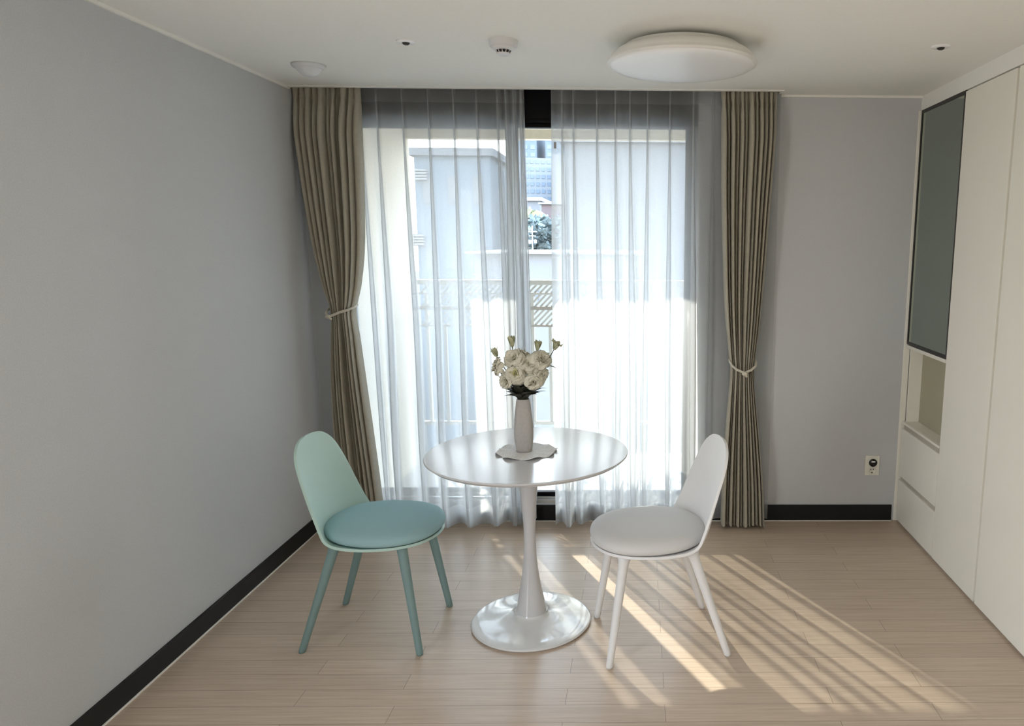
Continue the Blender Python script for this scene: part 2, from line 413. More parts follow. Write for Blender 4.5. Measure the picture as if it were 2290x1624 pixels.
def add_tie(root, base, pts, knot, dangle):
    bm = tube(bmesh.new(), pts, 0.0065, 10)
    t = link('tieback', bm, M['cord'], root); t.location = [-c for c in base]
    kb = bmesh.new(); bmesh.ops.create_icosphere(kb, subdivisions=2, radius=0.0135)
    bmesh.ops.scale(kb, vec=(1.25, 0.9, 0.85), verts=kb.verts)
    bmesh.ops.translate(kb, vec=knot, verts=kb.verts)
    tube(kb, [Vector(knot), Vector(knot)+Vector(dangle)*0.6+Vector((0, -0.004, 0)), Vector(knot)+Vector(dangle)], [0.007, 0.0065, 0.006], 8)
    k = link('tieback_knot', kb, M['cord'], t)
dl = thing('drape', 'taupe drape tied back against the grey left wall behind the mint chair', 'curtain', (0.18, -0.08, 0.02))
o = link('drape_panel', drape(Ltab, Rtab, 11, 1.19, 5, 0.080), M['drape'], dl); o.location = (-0.18, 0.08, -0.02)
add_tie(dl, (0.18, -0.08, 0.02), [(0.262, -0.064, 1.225), (0.262, -0.115, 1.215), (0.245, -0.155, 1.205), (0.21, -0.170, 1.195), (0.175, -0.172, 1.18), (0.15, -0.168, 1.172), (0.13, -0.150, 1.185), (0.124, -0.115, 1.20), (0.124, -0.064, 1.21)], (0.152, -0.177, 1.172), (0.02, -0.004, -0.014))
Ltab2 = ztab([(2.165, 2.42), (2.165, 2.30), (2.172, 1.9), (2.188, 1.5), (2.206, 1.2), (2.228, 1.0), (2.242, 0.885), (2.236, 0.75), (2.222, 0.5), (2.212, 0.25), (2.208, 0.0)])
Rtab2 = ztab([(2.452, 2.42), (2.452, 2.30), (2.445, 2.05), (2.428, 1.75), (2.412, 1.45), (2.392, 1.15), (2.378, 1.0), (2.367, 0.885), (2.378, 0.75), (2.408, 0.5), (2.435, 0.25), (2.452, 0.0)])
dr = thing('drape', 'taupe drape tied back beside the grey wall behind the white chair', 'curtain', (2.31, -0.08, 0.02))
o = link('drape_panel', drape(Ltab2, Rtab2, 12, 0.885, 9, 0.080), M['drape'], dr); o.location = (-2.31, 0.08, -0.02)
add_tie(dr, (2.31, -0.08, 0.02), [(2.236, -0.064, 0.945), (2.234, -0.120, 0.935), (2.242, -0.150, 0.918), (2.265, -0.170, 0.90), (2.305, -0.176, 0.884), (2.34, -0.170, 0.897), (2.366, -0.150, 0.915), (2.374, -0.120, 0.93), (2.374, -0.064, 0.94)], (2.306, -0.182, 0.88), (0.012, -0.003, -0.016))
# curtain track inside the pocket
tr = link('curtain_track', B((0.02, 2.455, -0.05, -0.03, 2.41, 2.43), (0.02, 2.455, -0.085, -0.065, 2.41, 2.43), bevel=0.002), M['plastic'], None, False)
tag(tr, 'white double curtain track in the ceiling pocket above the window', 'curtain track')

# ------------------------------------------------------------------ wardrobe wall (right)
cab = thing('wardrobe', 'cream wardrobe with a mirrored door, open niche and two drawers by the grey wall', 'wardrobe', (W, -0.5, 0.0))
def cpart(name, bm, m, parent=cab, smooth=False, base=(W, -0.5, 0)):
    o = link(name, bm, m, parent, smooth)
    if parent.type == 'EMPTY': o.location = (-base[0], -base[1], -base[2])
    return o
F = 0.018   # thickness of fronts
Y1, Y2 = -0.522, -0.992   # mirror column / tall door
cb = B((W+F+.002, XR-.005, -0.030, -0.014, 0.02, 2.235), (W+F+.002, XR-.005, Y1-0.012, Y1+0.004, 0.02, 2.235), (W+F+.002, XR-.005, Y2-0.004, Y2+0.012, 0.02, 2.235),
       (XR-.02, XR-.005, Y2, -0.014, 0.02, 2.235), (W+F+.002, XR-.02, Y2, -0.03, 0.02, 0.04), (W+F+.002, XR-.02, Y2, -0.03, 2.217, 2.235),
       (W+F+.002, XR-.02, Y1, -0.03, 0.994, 1.012), (W+F+.002, XR-.02, Y1, -0.03, 0.560, 0.585), (W+F+.002, XR-.02, Y1, -0.03, 0.262, 0.275))
cpart('carcass', cb, M['cabinet'])
cpart('front_rail', B((W, W+F+.002, Y1, -0.012, 0.995, 1.013), bevel=0.001), M['cabinet'])
cpart('front_rail', B((W, W+F+.002, Y1, -0.012, 0.572, 0.585), bevel=0.001), M['cabinet'])
nb_ = cpart('niche_back', B((W+0.085, W+0.10, Y1+.004, -0.028, 0.585, 0.995)), M['niche']); nb_['label'] = 'olive beige back of the open niche'
dm = cpart('mirror_door', B((W, W+F, Y1-.008, Y1+.004, 1.018, 2.242), (W, W+F, -0.016, -0.004, 1.018, 2.242), (W, W+F, Y1+.004, -0.016, 1.018, 1.032), (W, W+F, Y1+.004, -0.016, 2.226, 2.242), bevel=0.0008), M['black_frame'])
dm['label'] = 'black framed tinted mirror door'
mm = link('mirror_glass', B((W+0.004, W+F-0.002, Y1+.004, -0.016, 1.032, 2.226)), M['mirror'], dm, False)
def drawer(z0, z1):
    d = cpart('drawer', B((W, W+F, Y1-.002, -0.012, z0, z1-0.02), (W+0.012, W+F, Y1-.002, -0.012, z1-0.02, z1), bevel=0.0012), M['cabinet'])
    link('finger_pull', B((W+0.011, W+0.0135, Y1+.002, -0.020, z1-0.021, z1)), M['groove'], d, False)
drawer(0.274, 0.565); drawer(0.015, 0.268)
cpart('door', B((W, W+F, Y2+.002, Y1-.010, 0.012, 2.236), bevel=0.0012), M['cabinet'])
cab2 = thing('wardrobe', 'plain cream wardrobe with a full height door nearest the right edge', 'wardrobe', (W, -1.5, 0.0))
cpart('carcass', B((W+F+.002, XR-.005, -1.030, -1.012, 0.02, 2.235), (W+F+.002, XR-.005, -2.01, -1.992, 0.02, 2.235), (XR-.02, XR-.005, -1.992, -1.03, 0.02, 2.235), (W+F+.002, XR-.02, -1.992, -1.03, 0.02, 0.04), (W+F+.002, XR-.02, -1.992, -1.03, 2.217, 2.235)), M['cabinet'], cab2, base=(W, -1.5, 0))
cpart('door', B((W, W+F, -1.505, -1.008, 0.012, 2.236), bevel=0.0012), M['cabinet'], cab2, base=(W, -1.5, 0))
cpart('door', B((W, W+F, -2.005, -1.509, 0.012, 2.236), bevel=0.0012), M['cabinet'], cab2, base=(W, -1.5, 0))
struct('wall_side', B((W, XR, QY1, -2.015, 0, H), (W, XR, YB, QY0, 0, H), (W, XR, QY0, QY1, OZ, H)), M['ceiling'])
struct('trim_6', B((W-0.001, XR, -2.013, 0.0, 2.242, H)), M['ceiling'])                       # bulkhead over the wardrobes
struct('trim_7', B((W-0.014, W+0.02, -0.006, 0.0, 0.0, 2.242), bevel=0.002), M['cabinet'])   # scribe strip against the wall
struct('trim_8', B((W+0.012, W+F+0.02, -1.007, -0.9945, 0.012, 2.242)), M['groove'])        # gap between the two wardrobes
struct('trim_9', B((W+0.010, XR, -2.013, -0.0, 0.0, 0.010)), M['groove'])

# ------------------------------------------------------------------ wall outlet
ol = thing('wall_outlet', 'ivory outlet plate with a black round switch low on the grey wall', 'outlet', (3.066, 0, 0.326))
link('plate', B((-0.041, 0.041, -0.008, 0.0, -0.058, 0.058), bevel=0.002), M['ivory'], ol, False)
def disc(r, y0, y1, x, z, n=40):
    bm = lathe(bmesh.new(), [(0, 0), (r, 0), (r, y1-y0), (0, y1-y0)], n=n)
    bmesh.ops.rotate(bm, cent=(0, 0, 0), matrix=Matrix.Rotation(PI/2, 3, 'X'), verts=bm.verts)
    bmesh.ops.translate(bm, vec=(x, y1, z), verts=bm.verts); return bm
sw = link('switch', disc(0.0225, -0.013, -0.008, 0.003, 0.0165), M['black_gloss'], ol)
sw['label'] = 'round black switch with a white indicator'
bm = bmesh.new(); box(bm, -0.007, 0.014, -0.0138, -0.013, 0.019, 0.0275); link('indicator', bm, M['plastic'], sw, False)
so = link('socket', lathe(bmesh.new(), [(0.021, 0), (0.021, 0.003), (0.018, 0.003), (0.017, 0.0006), (0, 0.0006)], n=40), M['ivory'], ol)
so.rotation_euler = (PI/2, 0, 0); so.location = (0.001, -0.008, -0.029)
hb = bmesh.new()
for x, z, r in ((-0.0085, 0.006, 0.0032), (0.0060, 0.0065, 0.0032), (-0.001, -0.012, 0.0042)):
    d = lathe(hb, [(0, 0.0008), (r, 0.0008), (r, 0.0014), (0, 0.0014)], x, z, n=16)
link('socket_hole', hb, M['dark'], so)

# ------------------------------------------------------------------ ceiling fittings
LX, LY = 1.912, -0.98
lam = thing('ceiling_lamp', 'large round white ceiling lamp with an opal diffuser, switched off', 'lamp', (LX, LY, H))
link('lamp_base', lathe(bmesh.new(), [(0.0, 0.0), (0.12, 0.0), (0.12, -0.018), (0.0, -0.018)]), M['lamp_body'], lam, angle=0.7)
link('lamp_body', lathe(bmesh.new(), [(0.0, -0.016), (0.222, -0.016), (0.227, -0.019), (0.230, -0.026), (0.240, -0.030), (0.256, -0.037), (0.270, -0.048), (0.280, -0.060), (0.284, -0.069), (0.288, -0.0715), (0.2905, -0.076), (0.288, -0.081), (0.281, -0.083), (0.0, -0.083)], n=96), M['lamp_body'], lam, angle=0.9)
link('diffuser', lathe(bmesh.new(), [(0.280, -0.080), (0.2785, -0.084), (0.271, -0.0885), (0.245, -0.093), (0.20, -0.096), (0.13, -0.098), (0.06, -0.099), (0.0, -0.0992)], n=96), M['lamp'], lam)
smk = thing('smoke_detector', 'white smoke detector with a slotted chamber on the ceiling', 'smoke detector', (1.230, -1.0, H))
link('detector_base', lathe(bmesh.new(), [(0, 0), (0.055, 0), (0.0535, -0.022), (0.050, -0.025), (0.047, -0.0255), (0.0, -0.0255)]), M['plastic'], smk, angle=0.5)
link('detector_cover', lathe(bmesh.new(), [(0.046, -0.0255), (0.045, -0.030), (0.040, -0.034), (0.033, -0.0365), (0.0, -0.0365)]), M['plastic'], smk, angle=0.6)
cb = lathe(bmesh.new(), [(0.0, -0.036), (0.0275, -0.036), (0.0235, -0.0465), (0.0, -0.0465)], n=32)
link('sensing_chamber', cb, M['dark'], smk)
rb_ = bmesh.new()
for k in range(12):
    a = 2*PI*k/12
    tube(rb_, [(0.030*math.cos(a), 0.030*math.sin(a), -0.036), (0.0245*math.cos(a), 0.0245*math.sin(a), -0.047)], 0.0014, 6)
lathe(rb_, [(0.0, -0.0465), (0.0265, -0.0465), (0.0255, -0.0505), (0.022, -0.0525), (0.0, -0.053)], n=32)
link('detector_cage', rb_, M['plastic'], smk, angle=0.6)
pir = thing('motion_sensor', 'white domed motion sensor on the ceiling above the left drape', 'sensor', (0.306, -0.566, H))
link('sensor_flange', lathe(bmesh.new(), [(0, 0), (0.072, 0), (0.071, -0.006), (0.066, -0.012), (0.056, -0.017), (0.0, -0.017)]), M['plastic'], pir)
link('sensor_dome', lathe(bmesh.new(), [(0.055, -0.016), (0.050, -0.022), (0.040, -0.034), (0.028, -0.043), (0.014, -0.048), (0.0, -0.0495)]), M['plastic'], pir)
def sprinkler(x, y, label):
    s = thing('sprinkler', label, 'sprinkler', (x, y, H), group='ceiling sprinklers')
    link('escutcheon', lathe(bmesh.new(), [(0, 0), (0.036, 0), (0.036, -0.003), (0.030, -0.006), (0.016, -0.006), (0.015, -0.002), (0.0, -0.002)], n=40), M['lamp'], s, angle=0.5)
    h = lathe(bmesh.new(), [(0, -0.002), (0.014, -0.002), (0.014, -0.008), (0.011, -0.011), (0.009, -0.0125), (0, -0.0125)], n=20)
    link('sprinkler_head', h, M['dark'], s, angle=0.5)
    return s
sprinkler(0.853, -0.97, 'recessed ceiling sprinkler between the motion sensor and the smoke detector')
sprinkler(2.915, -0.98, 'recessed ceiling sprinkler right of the round lamp near the wardrobes')

# ------------------------------------------------------------------ tulip table
TX, TY, TZ = 1.3053, -1.1272, 0.7313
tb = thing('pedestal_table', 'round white pedestal table between the two chairs', 'table', (TX, TY, 0))
link('table_top', lathe(bmesh.new(), [(0, TZ), (0.392, TZ), (0.398, TZ-0.0006), (0.400, TZ-0.0025), (0.3995, TZ-0.006), (0.385, TZ-0.018), (0.34, TZ-0.021), (0.0, TZ-0.021)], n=128), M['table'], tb, angle=0.5)
col = [(0.062, 0.711), (0.050, 0.705), (0.043, 0.68), (0.039, 0.64), (0.0365, 0.59), (0.031, 0.52), (0.0255, 0.44), (0.0235, 0.40), (0.0240, 0.35), (0.0265, 0.29), (0.0315, 0.235), (0.039, 0.18), (0.048, 0.13), (0.057, 0.085), (0.0625, 0.060), (0.0635, 0.050), (0.0635, 0.040)]
link('column', lathe(bmesh.new(), col, n=64), M['table'], tb)
base = [(0.0, 0.052), (0.0645, 0.052), (0.0665, 0.048), (0.070, 0.044), (0.080, 0.0385), (0.096, 0.0325), (0.12, 0.0265), (0.16, 0.0205), (0.20, 0.0165), (0.236, 0.0135), (0.243, 0.0115), (0.2456, 0.008), (0.243, 0.003), (0.236, 0.0), (0.0, 0.0)]
link('table_base', lathe(bmesh.new(), base, n=96), M['table_gloss'], tb, angle=1.0)

# ------------------------------------------------------------------ chairs
def catmull(pts, k):
    out = []
    n = len(pts)
    for i in range(n-1):
        p0 = pts[max(i-1, 0)]; p1 = pts[i]; p2 = pts[i+1]; p3 = pts[min(i+2, n-1)]
        for s in range(k):
            t = s/k
            out.append(tuple(0.5*((2*b)+(-a+c)*t+(2*a-5*b+4*c-d)*t*t+(-a+3*b-3*c+d)*t**3) for a, b, c, d in zip(p0, p1, p2, p3)))
    out.append(pts[-1]); return out
# station: centre u, centre z, rim u, rim z, half width
ST = [(0.268, 0.424, 0.268, 0.425, 0.012), (0.264, 0.420, 0.262, 0.425, 0.060), (0.246, 0.416, 0.240, 0.425, 0.112), (0.205, 0.412, 0.200, 0.425, 0.158), (0.14, 0.409, 0.14, 0.425, 0.192),
      (0.06, 0.407, 0.06, 0.425, 0.209), (-0.02, 0.407, 0.0, 0.427, 0.213), (-0.09, 0.410, -0.060, 0.434, 0.213), (-0.137, 0.423, -0.098, 0.452, 0.211), (-0.164, 0.450, -0.116, 0.484, 0.207),
      (-0.182, 0.497, -0.134, 0.528, 0.200), (-0.195, 0.56, -0.156, 0.586, 0.193), (-0.207, 0.63, -0.178, 0.648, 0.184), (-0.219, 0.695, -0.200, 0.707, 0.171), (-0.229, 0.746, -0.218, 0.755, 0.150),
      (-0.236, 0.782, -0.230, 0.786, 0.117), (-0.241, 0.803, -0.238, 0.805, 0.075), (-0.243, 0.811, -0.243, 0.8112, 0.020)]
def shell_bm():
    bm = bmesh.new(); rows = []
    for cu, cz, ru, rz, w in catmull(ST, 3):
        r = []
        for i in range(25):
            t = -1+2*i/24
            q = abs(t)**2.1
            r.append((cu+(ru-cu)*q, w*t*(1.0 if abs(t) < 1 else 1.0), cz+(rz-cz)*q))
        rows.append(r)
    grid(bm, rows)
    bmesh.ops.recalc_face_normals(bm, faces=bm.faces[:])
    return bm
def pad_bm():
    bm = bmesh.new(); n = 56; rings = []
    prof = []
    for k in range(15):
        f = -PI/2+PI*k/14
        prof.append((max(0.0, math.cos(f))**0.50, math.sin(f)))
    for pr, ps in prof:
        ring = []
        for i in range(n):
            a = 2*PI*i/n
            ca, sa = math.cos(a), math.sin(a)
            ex = 2/2.35
            uu = math.copysign(abs(ca)**ex, ca); vv = math.copysign(abs(sa)**ex, sa)
            bw = 0.2135*(1-0.07*max(0, -uu)**1.5)
            u = 0.048+0.226*uu*pr; v = bw*vv*pr
            s = math.copysign(abs(ps)**0.9, ps)
            z = 0.447+(0.048*s if s > 0 else 0.029*s)
            z += 0.006*max(0, -uu)*pr
            ring.append(bm.verts.new((u, v, z)))
        rings.append(ring)
    for a, b in zip(rings[:-1], rings[1:]):
        for i in range(n):
            j = (i+1) % n
            bm.faces.new((a[i], a[j], b[j], b[i]))
    bmesh.ops.remove_doubles(bm, verts=bm.verts[:], dist=0.0004)
    bmesh.ops.recalc_face_normals(bm, faces=bm.faces[:])
    return bm
def chair(name, label, loc, rz, ms, mp, ml, flare, spread):
    t = thing(name, label, 'chair', loc, rz)
    s = link('shell', shell_bm(), ms, t)
    so = s.modifiers.new('t', 'SOLIDIFY'); so.thickness = 0.010; so.offset = 0.0
    bv = s.modifiers.new('b', 'BEVEL'); bv.width = 0.004; bv.segments = 2; bv.limit_method = 'ANGLE'; bv.angle_limit = 1.0
    s['label'] = 'moulded shell seat and backrest'
    link('seat_pad', pad_bm(), mp, t)
    for su in (1, -1):
        for sv in (1, -1):
            top = Vector((0.165 if su > 0 else -0.092, sv*0.150, 0.416))
            bot = Vector((spread[0] if su > 0 else -spread[0], sv*spread[1], 0.0))
            pts = [top+(bot-top)*k for k in (0, 0.04, 0.1, 0.2, 0.5, 0.85, 0.985, 1.0)]
            r0, r1 = 0.0185, 0.0135
            rr = [flare, r0+(flare-r0)*0.35, r0, r0-0.0004, (r0+r1)/2, r1+0.0004, r1, r1-0.0015]
            bm = tube(bmesh.new(), pts, rr, 20)
            for v in bm.verts:
                if v.co.z < 0.02 and abs((v.co-bot).length) < 0.03 and v.co.z != 0: v.co.z = max(v.co.z, 0.0)
            bm.verts.ensure_lookup_table()
            for v in bm.verts[-20:]: v.co.z = 0.0
            link('leg', bm, ml, t)
    return t
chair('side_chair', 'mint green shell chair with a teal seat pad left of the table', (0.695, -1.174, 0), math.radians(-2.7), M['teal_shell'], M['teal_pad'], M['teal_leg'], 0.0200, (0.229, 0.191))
chair('side_chair', 'white shell chair with a pale grey seat pad right of the table', (1.834, -1.243, 0), math.radians(190.1), M['white_shell'], M['white_pad'], M['white_shell'], 0.026, (0.229, 0.190))

# ------------------------------------------------------------------ doily, vase, flowers
VX, VY = 1.291, -1.122
db = bmesh.new(); rows = []
nd = 120
cen = db.verts.new((0, 0, 0.0022)); prev = None
rad = [0.02, 0.04, 0.055, 0.07, 0.082, 0.092, 0.100, 0.106, 0.109]
rings = []
for q, r in enumerate(rad):
    ring = []
    for i in range(nd):
        a = 2*PI*i/nd
        sc = 1+0.13*abs(math.sin(4*a+0.4))*(r/0.109)**2
        ed = (r/0.109)**3
        z = 0.0022+0.010*ed*(0.5+0.5*math.sin(9*a+1.2*math.sin(2*a)))+0.0012*math.sin(q*2.6)*(1 if q > 2 else 0)
        if q == len(rad)-1: z = max(0.0015, z-0.002)
        ring.append(db.verts.new((r*sc*math.cos(a), r*sc*math.sin(a), max(0.0016, z))))
    rings.append(ring)
for i in range(nd): db.faces.new((cen, rings[0][i], rings[0][(i+1) % nd]))
for a, b in zip(rings[:-1], rings[1:]):
    for i in range(nd):
        j = (i+1) % nd; db.faces.new((a[i], b[i], b[j], a[j]))
dz = link('doily', db, M['doily'], None)
dz.location = (1.302, -1.135, TZ)
sd = dz.modifiers.new('t', 'SOLIDIFY'); sd.thickness = 0.0014; sd.offset = 0
tag(dz, 'scalloped white lace doily under the vase on the table', 'doily')
vb = bmesh.new()
VP = [(0.0, 0.0), (0.029, 0.0), (0.0325, 0.003), (0.0350, 0.020), (0.0385, 0.050), (0.0395, 0.075), (0.0385, 0.105), (0.0355, 0.145), (0.0310, 0.180), (0.0268, 0.205), (0.0250, 0.212), (0.0225, 0.212), (0.0235, 0.195), (0.028, 0.16), (0.03, 0.06), (0.0, 0.03)]
rings = []
for r, z in VP:
    if r == 0: rings.append([vb.verts.new((0, 0, z))]); continue
    ring = []
    for i in range(48):
        a = 2*PI*i/48
        ca, sa = math.cos(a), math.sin(a); ex = 2/2.9
        ring.append(vb.verts.new((r*0.97*math.copysign(abs(ca)**ex, ca), r*0.97*math.copysign(abs(sa)**ex, sa), z)))
    rings.append(ring)
for a, b in zip(rings[:-1], rings[1:]):
    for i in range(48):
        j = (i+1) % 48
        if len(a) == 1: vb.faces.new((a[0], b[j], b[i]))
        elif len(b) == 1: vb.faces.new((a[i], a[j], b[0]))
        else: vb.faces.new((a[i], a[j], b[j], b[i]))
bmesh.ops.recalc_face_normals(vb, faces=vb.faces[:])
VZ = TZ+0.0035
vs = link('vase', vb, M['vase'], None, angle=0.8); vs.location = (VX, VY, VZ); vs.rotation_euler = (0, 0, math.radians(8))
tag(vs, 'tall grey stoneware vase on the doily holding white flowers', 'vase')
MOUTH = Vector((VX, VY, VZ+0.205))

def frame_to(d):
    d = Vector(d).normalized(); return d.to_track_quat('Z', 'Y').to_matrix()
def petal(bm, R, cen, az, w, l, open_, curl, rnd, mi=0, nu=7, nv=6):
    """a petal as a curved sheet rising from the centre and folding outwards at its ragged rim"""
    rows = []
    ca, sa = math.cos(az), math.sin(az)
    for i in range(nv+1):
        t = i/nv
        # profile in the radial plane
        ang = open_*(t**0.8)+curl*max(0, t-0.6)**1.2
        rr = l*(0.10+t*math.sin(min(ang, 2.0))*0.9); zz = l*(t*math.cos(min(ang, 2.2)))*0.95
        ww = w*(0.25+0.75*math.sin(PI*min(1, 0.12+0.62*t)))*(1 if t < 0.95 else 0.86)
        row = []
        for j in range(nu+1):
            s = -1+2*j/nu
            rip = (0.26*l)*(rnd.random()-0.5) if i == nv else (0.13*l)*(rnd.random()-0.5) if i == nv-1 else 0.05*l*math.sin(5*s+4*az)*t
            x = rr-0.30*w*s*s*(1-0.5*t); y = ww*s; z = zz+rip+0.06*l*math.cos(3*s+az)*t
            row.append(cen+R@Vector((ca*x-sa*y, sa*x+ca*y, z)))
        rows.append(row)
    vr = [[bm.verts.new(p) for p in r] for r in rows]
    for i in range(nv):
        for j in range(nu):
            f = bm.faces.new((vr[i][j], vr[i][j+1], vr[i+1][j+1], vr[i+1][j])); f.material_index = mi
def leaf_bm(bm, base, tip, width, up=Vector((0, 0, 1)), fold=0.25):
    base, tip = Vector(base), Vector(tip); d = tip-base; L_ = d.length; t = d.normalized()
    side = t.cross(up)
    if side.length < 1e-3: side = Vector((1, 0, 0))
    side.normalize(); nrm = side.cross(t)
    rows = []
    for i in range(11):
        s = i/10
        w = width*math.sin(PI*min(1, s*0.98+0.02))**0.8*(1-0.35*s)
        c = base+t*(L_*s)+nrm*(0.10*L_*math.sin(PI*s))
        rows.append([c-side*w+nrm*w*fold, c-side*w*0.5+nrm*w*fold*.3, c, c+side*w*0.5+nrm*w*fold*.3, c+side*w+nrm*w*fold])
    grid(bm, rows)
def stem_path(end, bend):
    p0 = MOUTH+Vector((random.uniform(-.012, .012), random.uniform(-.012, .012), -0.08))
    p1 = MOUTH+Vector((random.uniform(-.012, .012), random.uniform(-.012, .012), 0.0))
    end = Vector(end); p2 = p1+(end-p1)*0.5+Vector(bend)
    return [p0, p1, p1+(p2-p1)*0.5+Vector(bend)*0.25, p2, p2+(end-p2)*0.5+Vector(bend)*0.25, end]
def sub(o, root):
    o.parent = root; o.location = tuple(-c for c in root.location); return o
def flower(pos, face, size, label, leaves, seed, bend=(0, 0, 0)):
    core = seed == 2
    rnd = random.Random(seed)
    pos = Vector(pos); f = Vector(face).normalized()
    root = thing('white_flower', label, 'flower', tuple(MOUTH), group=None)
    R = frame_to(f); bm = bmesh.new()
    neck = pos-f*size*0.62
    for layer, (n, op, cu, l, w, mi) in enumerate(((6, 1.05, 1.1, 1.10, 0.66, 0), (5, 0.80, 0.8, 1.05, 0.62, 0), (5, 0.55, 0.45, 1.0, 0.50, 0), (4, 0.34, 0.2, 0.92, 0.38, 1 if core else 0), (3, 0.16, 0.0, 0.84, 0.26, 1 if core else 0))):
        for k in range(n):
            petal(bm, R, neck, 2*PI*k/n+layer*0.7+rnd.uniform(-.3, .3), size*w*rnd.uniform(.85, 1.15), size*l*rnd.uniform(0.82, 1.15), op+rnd.uniform(-.22, .22), cu*rnd.uniform(0.6, 1.6), rnd, mi, 9, 8)
    b = link('bloom', bm, [M['petal'], M['petal_core']]); sub(b, root)
    sd_ = b.modifiers.new('t', 'SOLIDIFY'); sd_.thickness = 0.0006
    sp = stem_path(neck, bend)
    st = link('stem', tube(bmesh.new(), sp, 0.0021, 8), M['stem']); sub(st, root)
    rl_ = random.Random(seed*13+5)
    for q in range(3):
        a_ = 2*PI*(seed*0.381966*1.0+q*0.33)+rl_.uniform(-.2, .2); ln = rl_.uniform(0.055, 0.082)
        leaves = leaves+[((MOUTH.x+0.012*math.cos(a_), MOUTH.y+0.012*math.sin(a_), MOUTH.z+rl_.uniform(0.0, 0.02)), (MOUTH.x+ln*math.cos(a_), MOUTH.y+ln*math.sin(a_), MOUTH.z+rl_.uniform(0.022, 0.085)), rl_.uniform(0.018, 0.026))]
    for (bs, tp, w) in leaves:
        lb = bmesh.new(); leaf_bm(lb, bs, tp, w); lo = link('leaf', lb, M['leaf']); sub(lo, root)
        ms_ = lo.modifiers.new('t', 'SOLIDIFY'); ms_.thickness = 0.0006
    return root
def bud(pos, d, size, label, seed, open_=0.18):
    rnd = random.Random(seed); pos = Vector(pos); f = Vector(d).normalized()
    root = thing('flower_bud', label, 'flower bud', tuple(MOUTH))
    R = frame_to(f); bm = bmesh.new(); base = pos-f*size*0.5
    for layer, (n, op, w) in enumerate(((4, open_, 0.34), (3, open_*0.4, 0.26))):
        for k in range(n):
            petal(bm, R, base, 2*PI*k/n+layer*.6, size*w, size*rnd.uniform(0.9, 1.12), op+rnd.uniform(-.05, .05), 0.25, rnd, 0, 5, 5)
    b = link('bud', bm, M['bud']); sub(b, root)
    sd_ = b.modifiers.new('t', 'SOLIDIFY'); sd_.thickness = 0.0006
    st = link('stem', tube(bmesh.new(), stem_path(base+f*0.002, (0, 0.0, 0.0)), 0.0017, 8), M['stem']); sub(st, root)
    cal = bmesh.new()
    for k in range(5):
        a = 2*PI*k/5; o1 = R@Vector((math.cos(a)*0.004, math.sin(a)*0.004, 0)); o2 = R@Vector((math.cos(a)*size*0.22, math.sin(a)*size*0.22, size*0.55))
        leaf_bm(cal, base+o1-f*0.003, base+o2, 0.0022)
    sub(link('sepals', cal, M['leaf']), root)
    return root
VM = MOUTH
def lf(dx, dz, bx=0.0, bz=0.02, dy=0.0, w=0.016): return ((VM.x+bx, VM.y+dy*0.3-0.004, VM.z+bz), (VM.x+dx, VM.y+dy, VM.z+dz), w)
flower((1.262, -1.150, 1.118), (-0.25, -0.75, 0.65), 0.040, 'large white bloom at the top of the bouquet, under the upright bud', [lf(-0.03, 0.055, dy=-.03, w=.018), lf(0.0, 0.07, dy=-.034, w=.02)], 1)
flower((1.272, -1.178, 1.058), (-0.05, -0.95, 0.35), 0.040, 'white bloom facing the camera in the middle of the bouquet', [lf(0.032, 0.062, dy=-.035, w=.02), lf(-0.02, 0.08, dy=-.03, w=.022)], 2)
flower((1.328, -1.155, 1.096), (0.1, -0.8, 0.5), 0.038, 'white bloom beside the top bloom, between it and the right rim', [lf(0.045, 0.085, dy=-.02, w=.02), lf(0.02, 0.10, dy=.0, w=.02)], 3)
flower((1.376, -1.140, 1.112), (0.55, -0.6, 0.5), 0.040, 'white bloom on the upper right of the bouquet', [((1.365, -1.13, 1.075), (1.428, -1.135, 1.072), 0.011)], 4)
flower((1.186, -1.130, 1.078), (-0.85, -0.35, 0.25), 0.034, 'white bloom sticking out furthest left', [((1.215, -1.13, 1.02), (1.196, -1.13, 1.066), 0.013)], 5, (-0.01, 0, 0.0))
flower((1.228, -1.165, 1.026), (-0.6, -0.75, 0.1), 0.034, 'low white bloom on the lower left of the bouquet', [lf(-0.084, 0.055, -0.01, 0.012, dy=-.02, w=.02), lf(-0.070, 0.024, -0.012, 0.012, dy=-.025, w=.010), lf(-0.05, 0.045, -0.01, 0.008, dy=-.03, w=.02)], 6)
flower((1.345, -1.172, 1.022), (0.3, -0.9, 0.0), 0.036, 'low white bloom drooping over the right side of the vase', [lf(0.094, 0.042, 0.01, 0.012, dy=-.02, w=.009), lf(0.055, 0.045, 0.01, 0.006, dy=-.03, w=.02), lf(0.095, 0.052, 0.02, 0.03, dy=-.01, w=.006)], 7)
flower((1.374, -1.150, 1.046), (0.75, -0.6, 0.15), 0.036, 'white bloom on the right of the bouquet under the upper right bloom', [lf(0.05, 0.09, 0.0, 0.02, dy=.01, w=.02), lf(0.04, 0.035, 0.0, 0.0, dy=-.028, w=.018)], 8)
flower((1.285, -1.090, 1.128), (0.05, 0.3, 0.9), 0.038, 'white bloom at the back of the bouquet behind the top bloom', [lf(-0.04, 0.05, 0.0, 0.0, dy=.02, w=.018), lf(0.02, 0.05, 0.0, 0.0, dy=.03, w=.02), lf(0.0, 0.045, 0.0, -0.004, dy=-.036, w=.02)], 9)
bud((1.254, -1.130, 1.176), (-0.05, -0.1, 1), 0.040, 'upright pale green bud, tallest of the bouquet', 21)
bud((1.187, -1.125, 1.132), (-0.35, -0.1, 1), 0.034, 'pale green bud above the leftmost bloom', 22, 0.3)
bud((1.353, -1.120, 1.158), (0.15, -0.1, 1), 0.036, 'pale green bud between the two upper right stems', 23, 0.25)
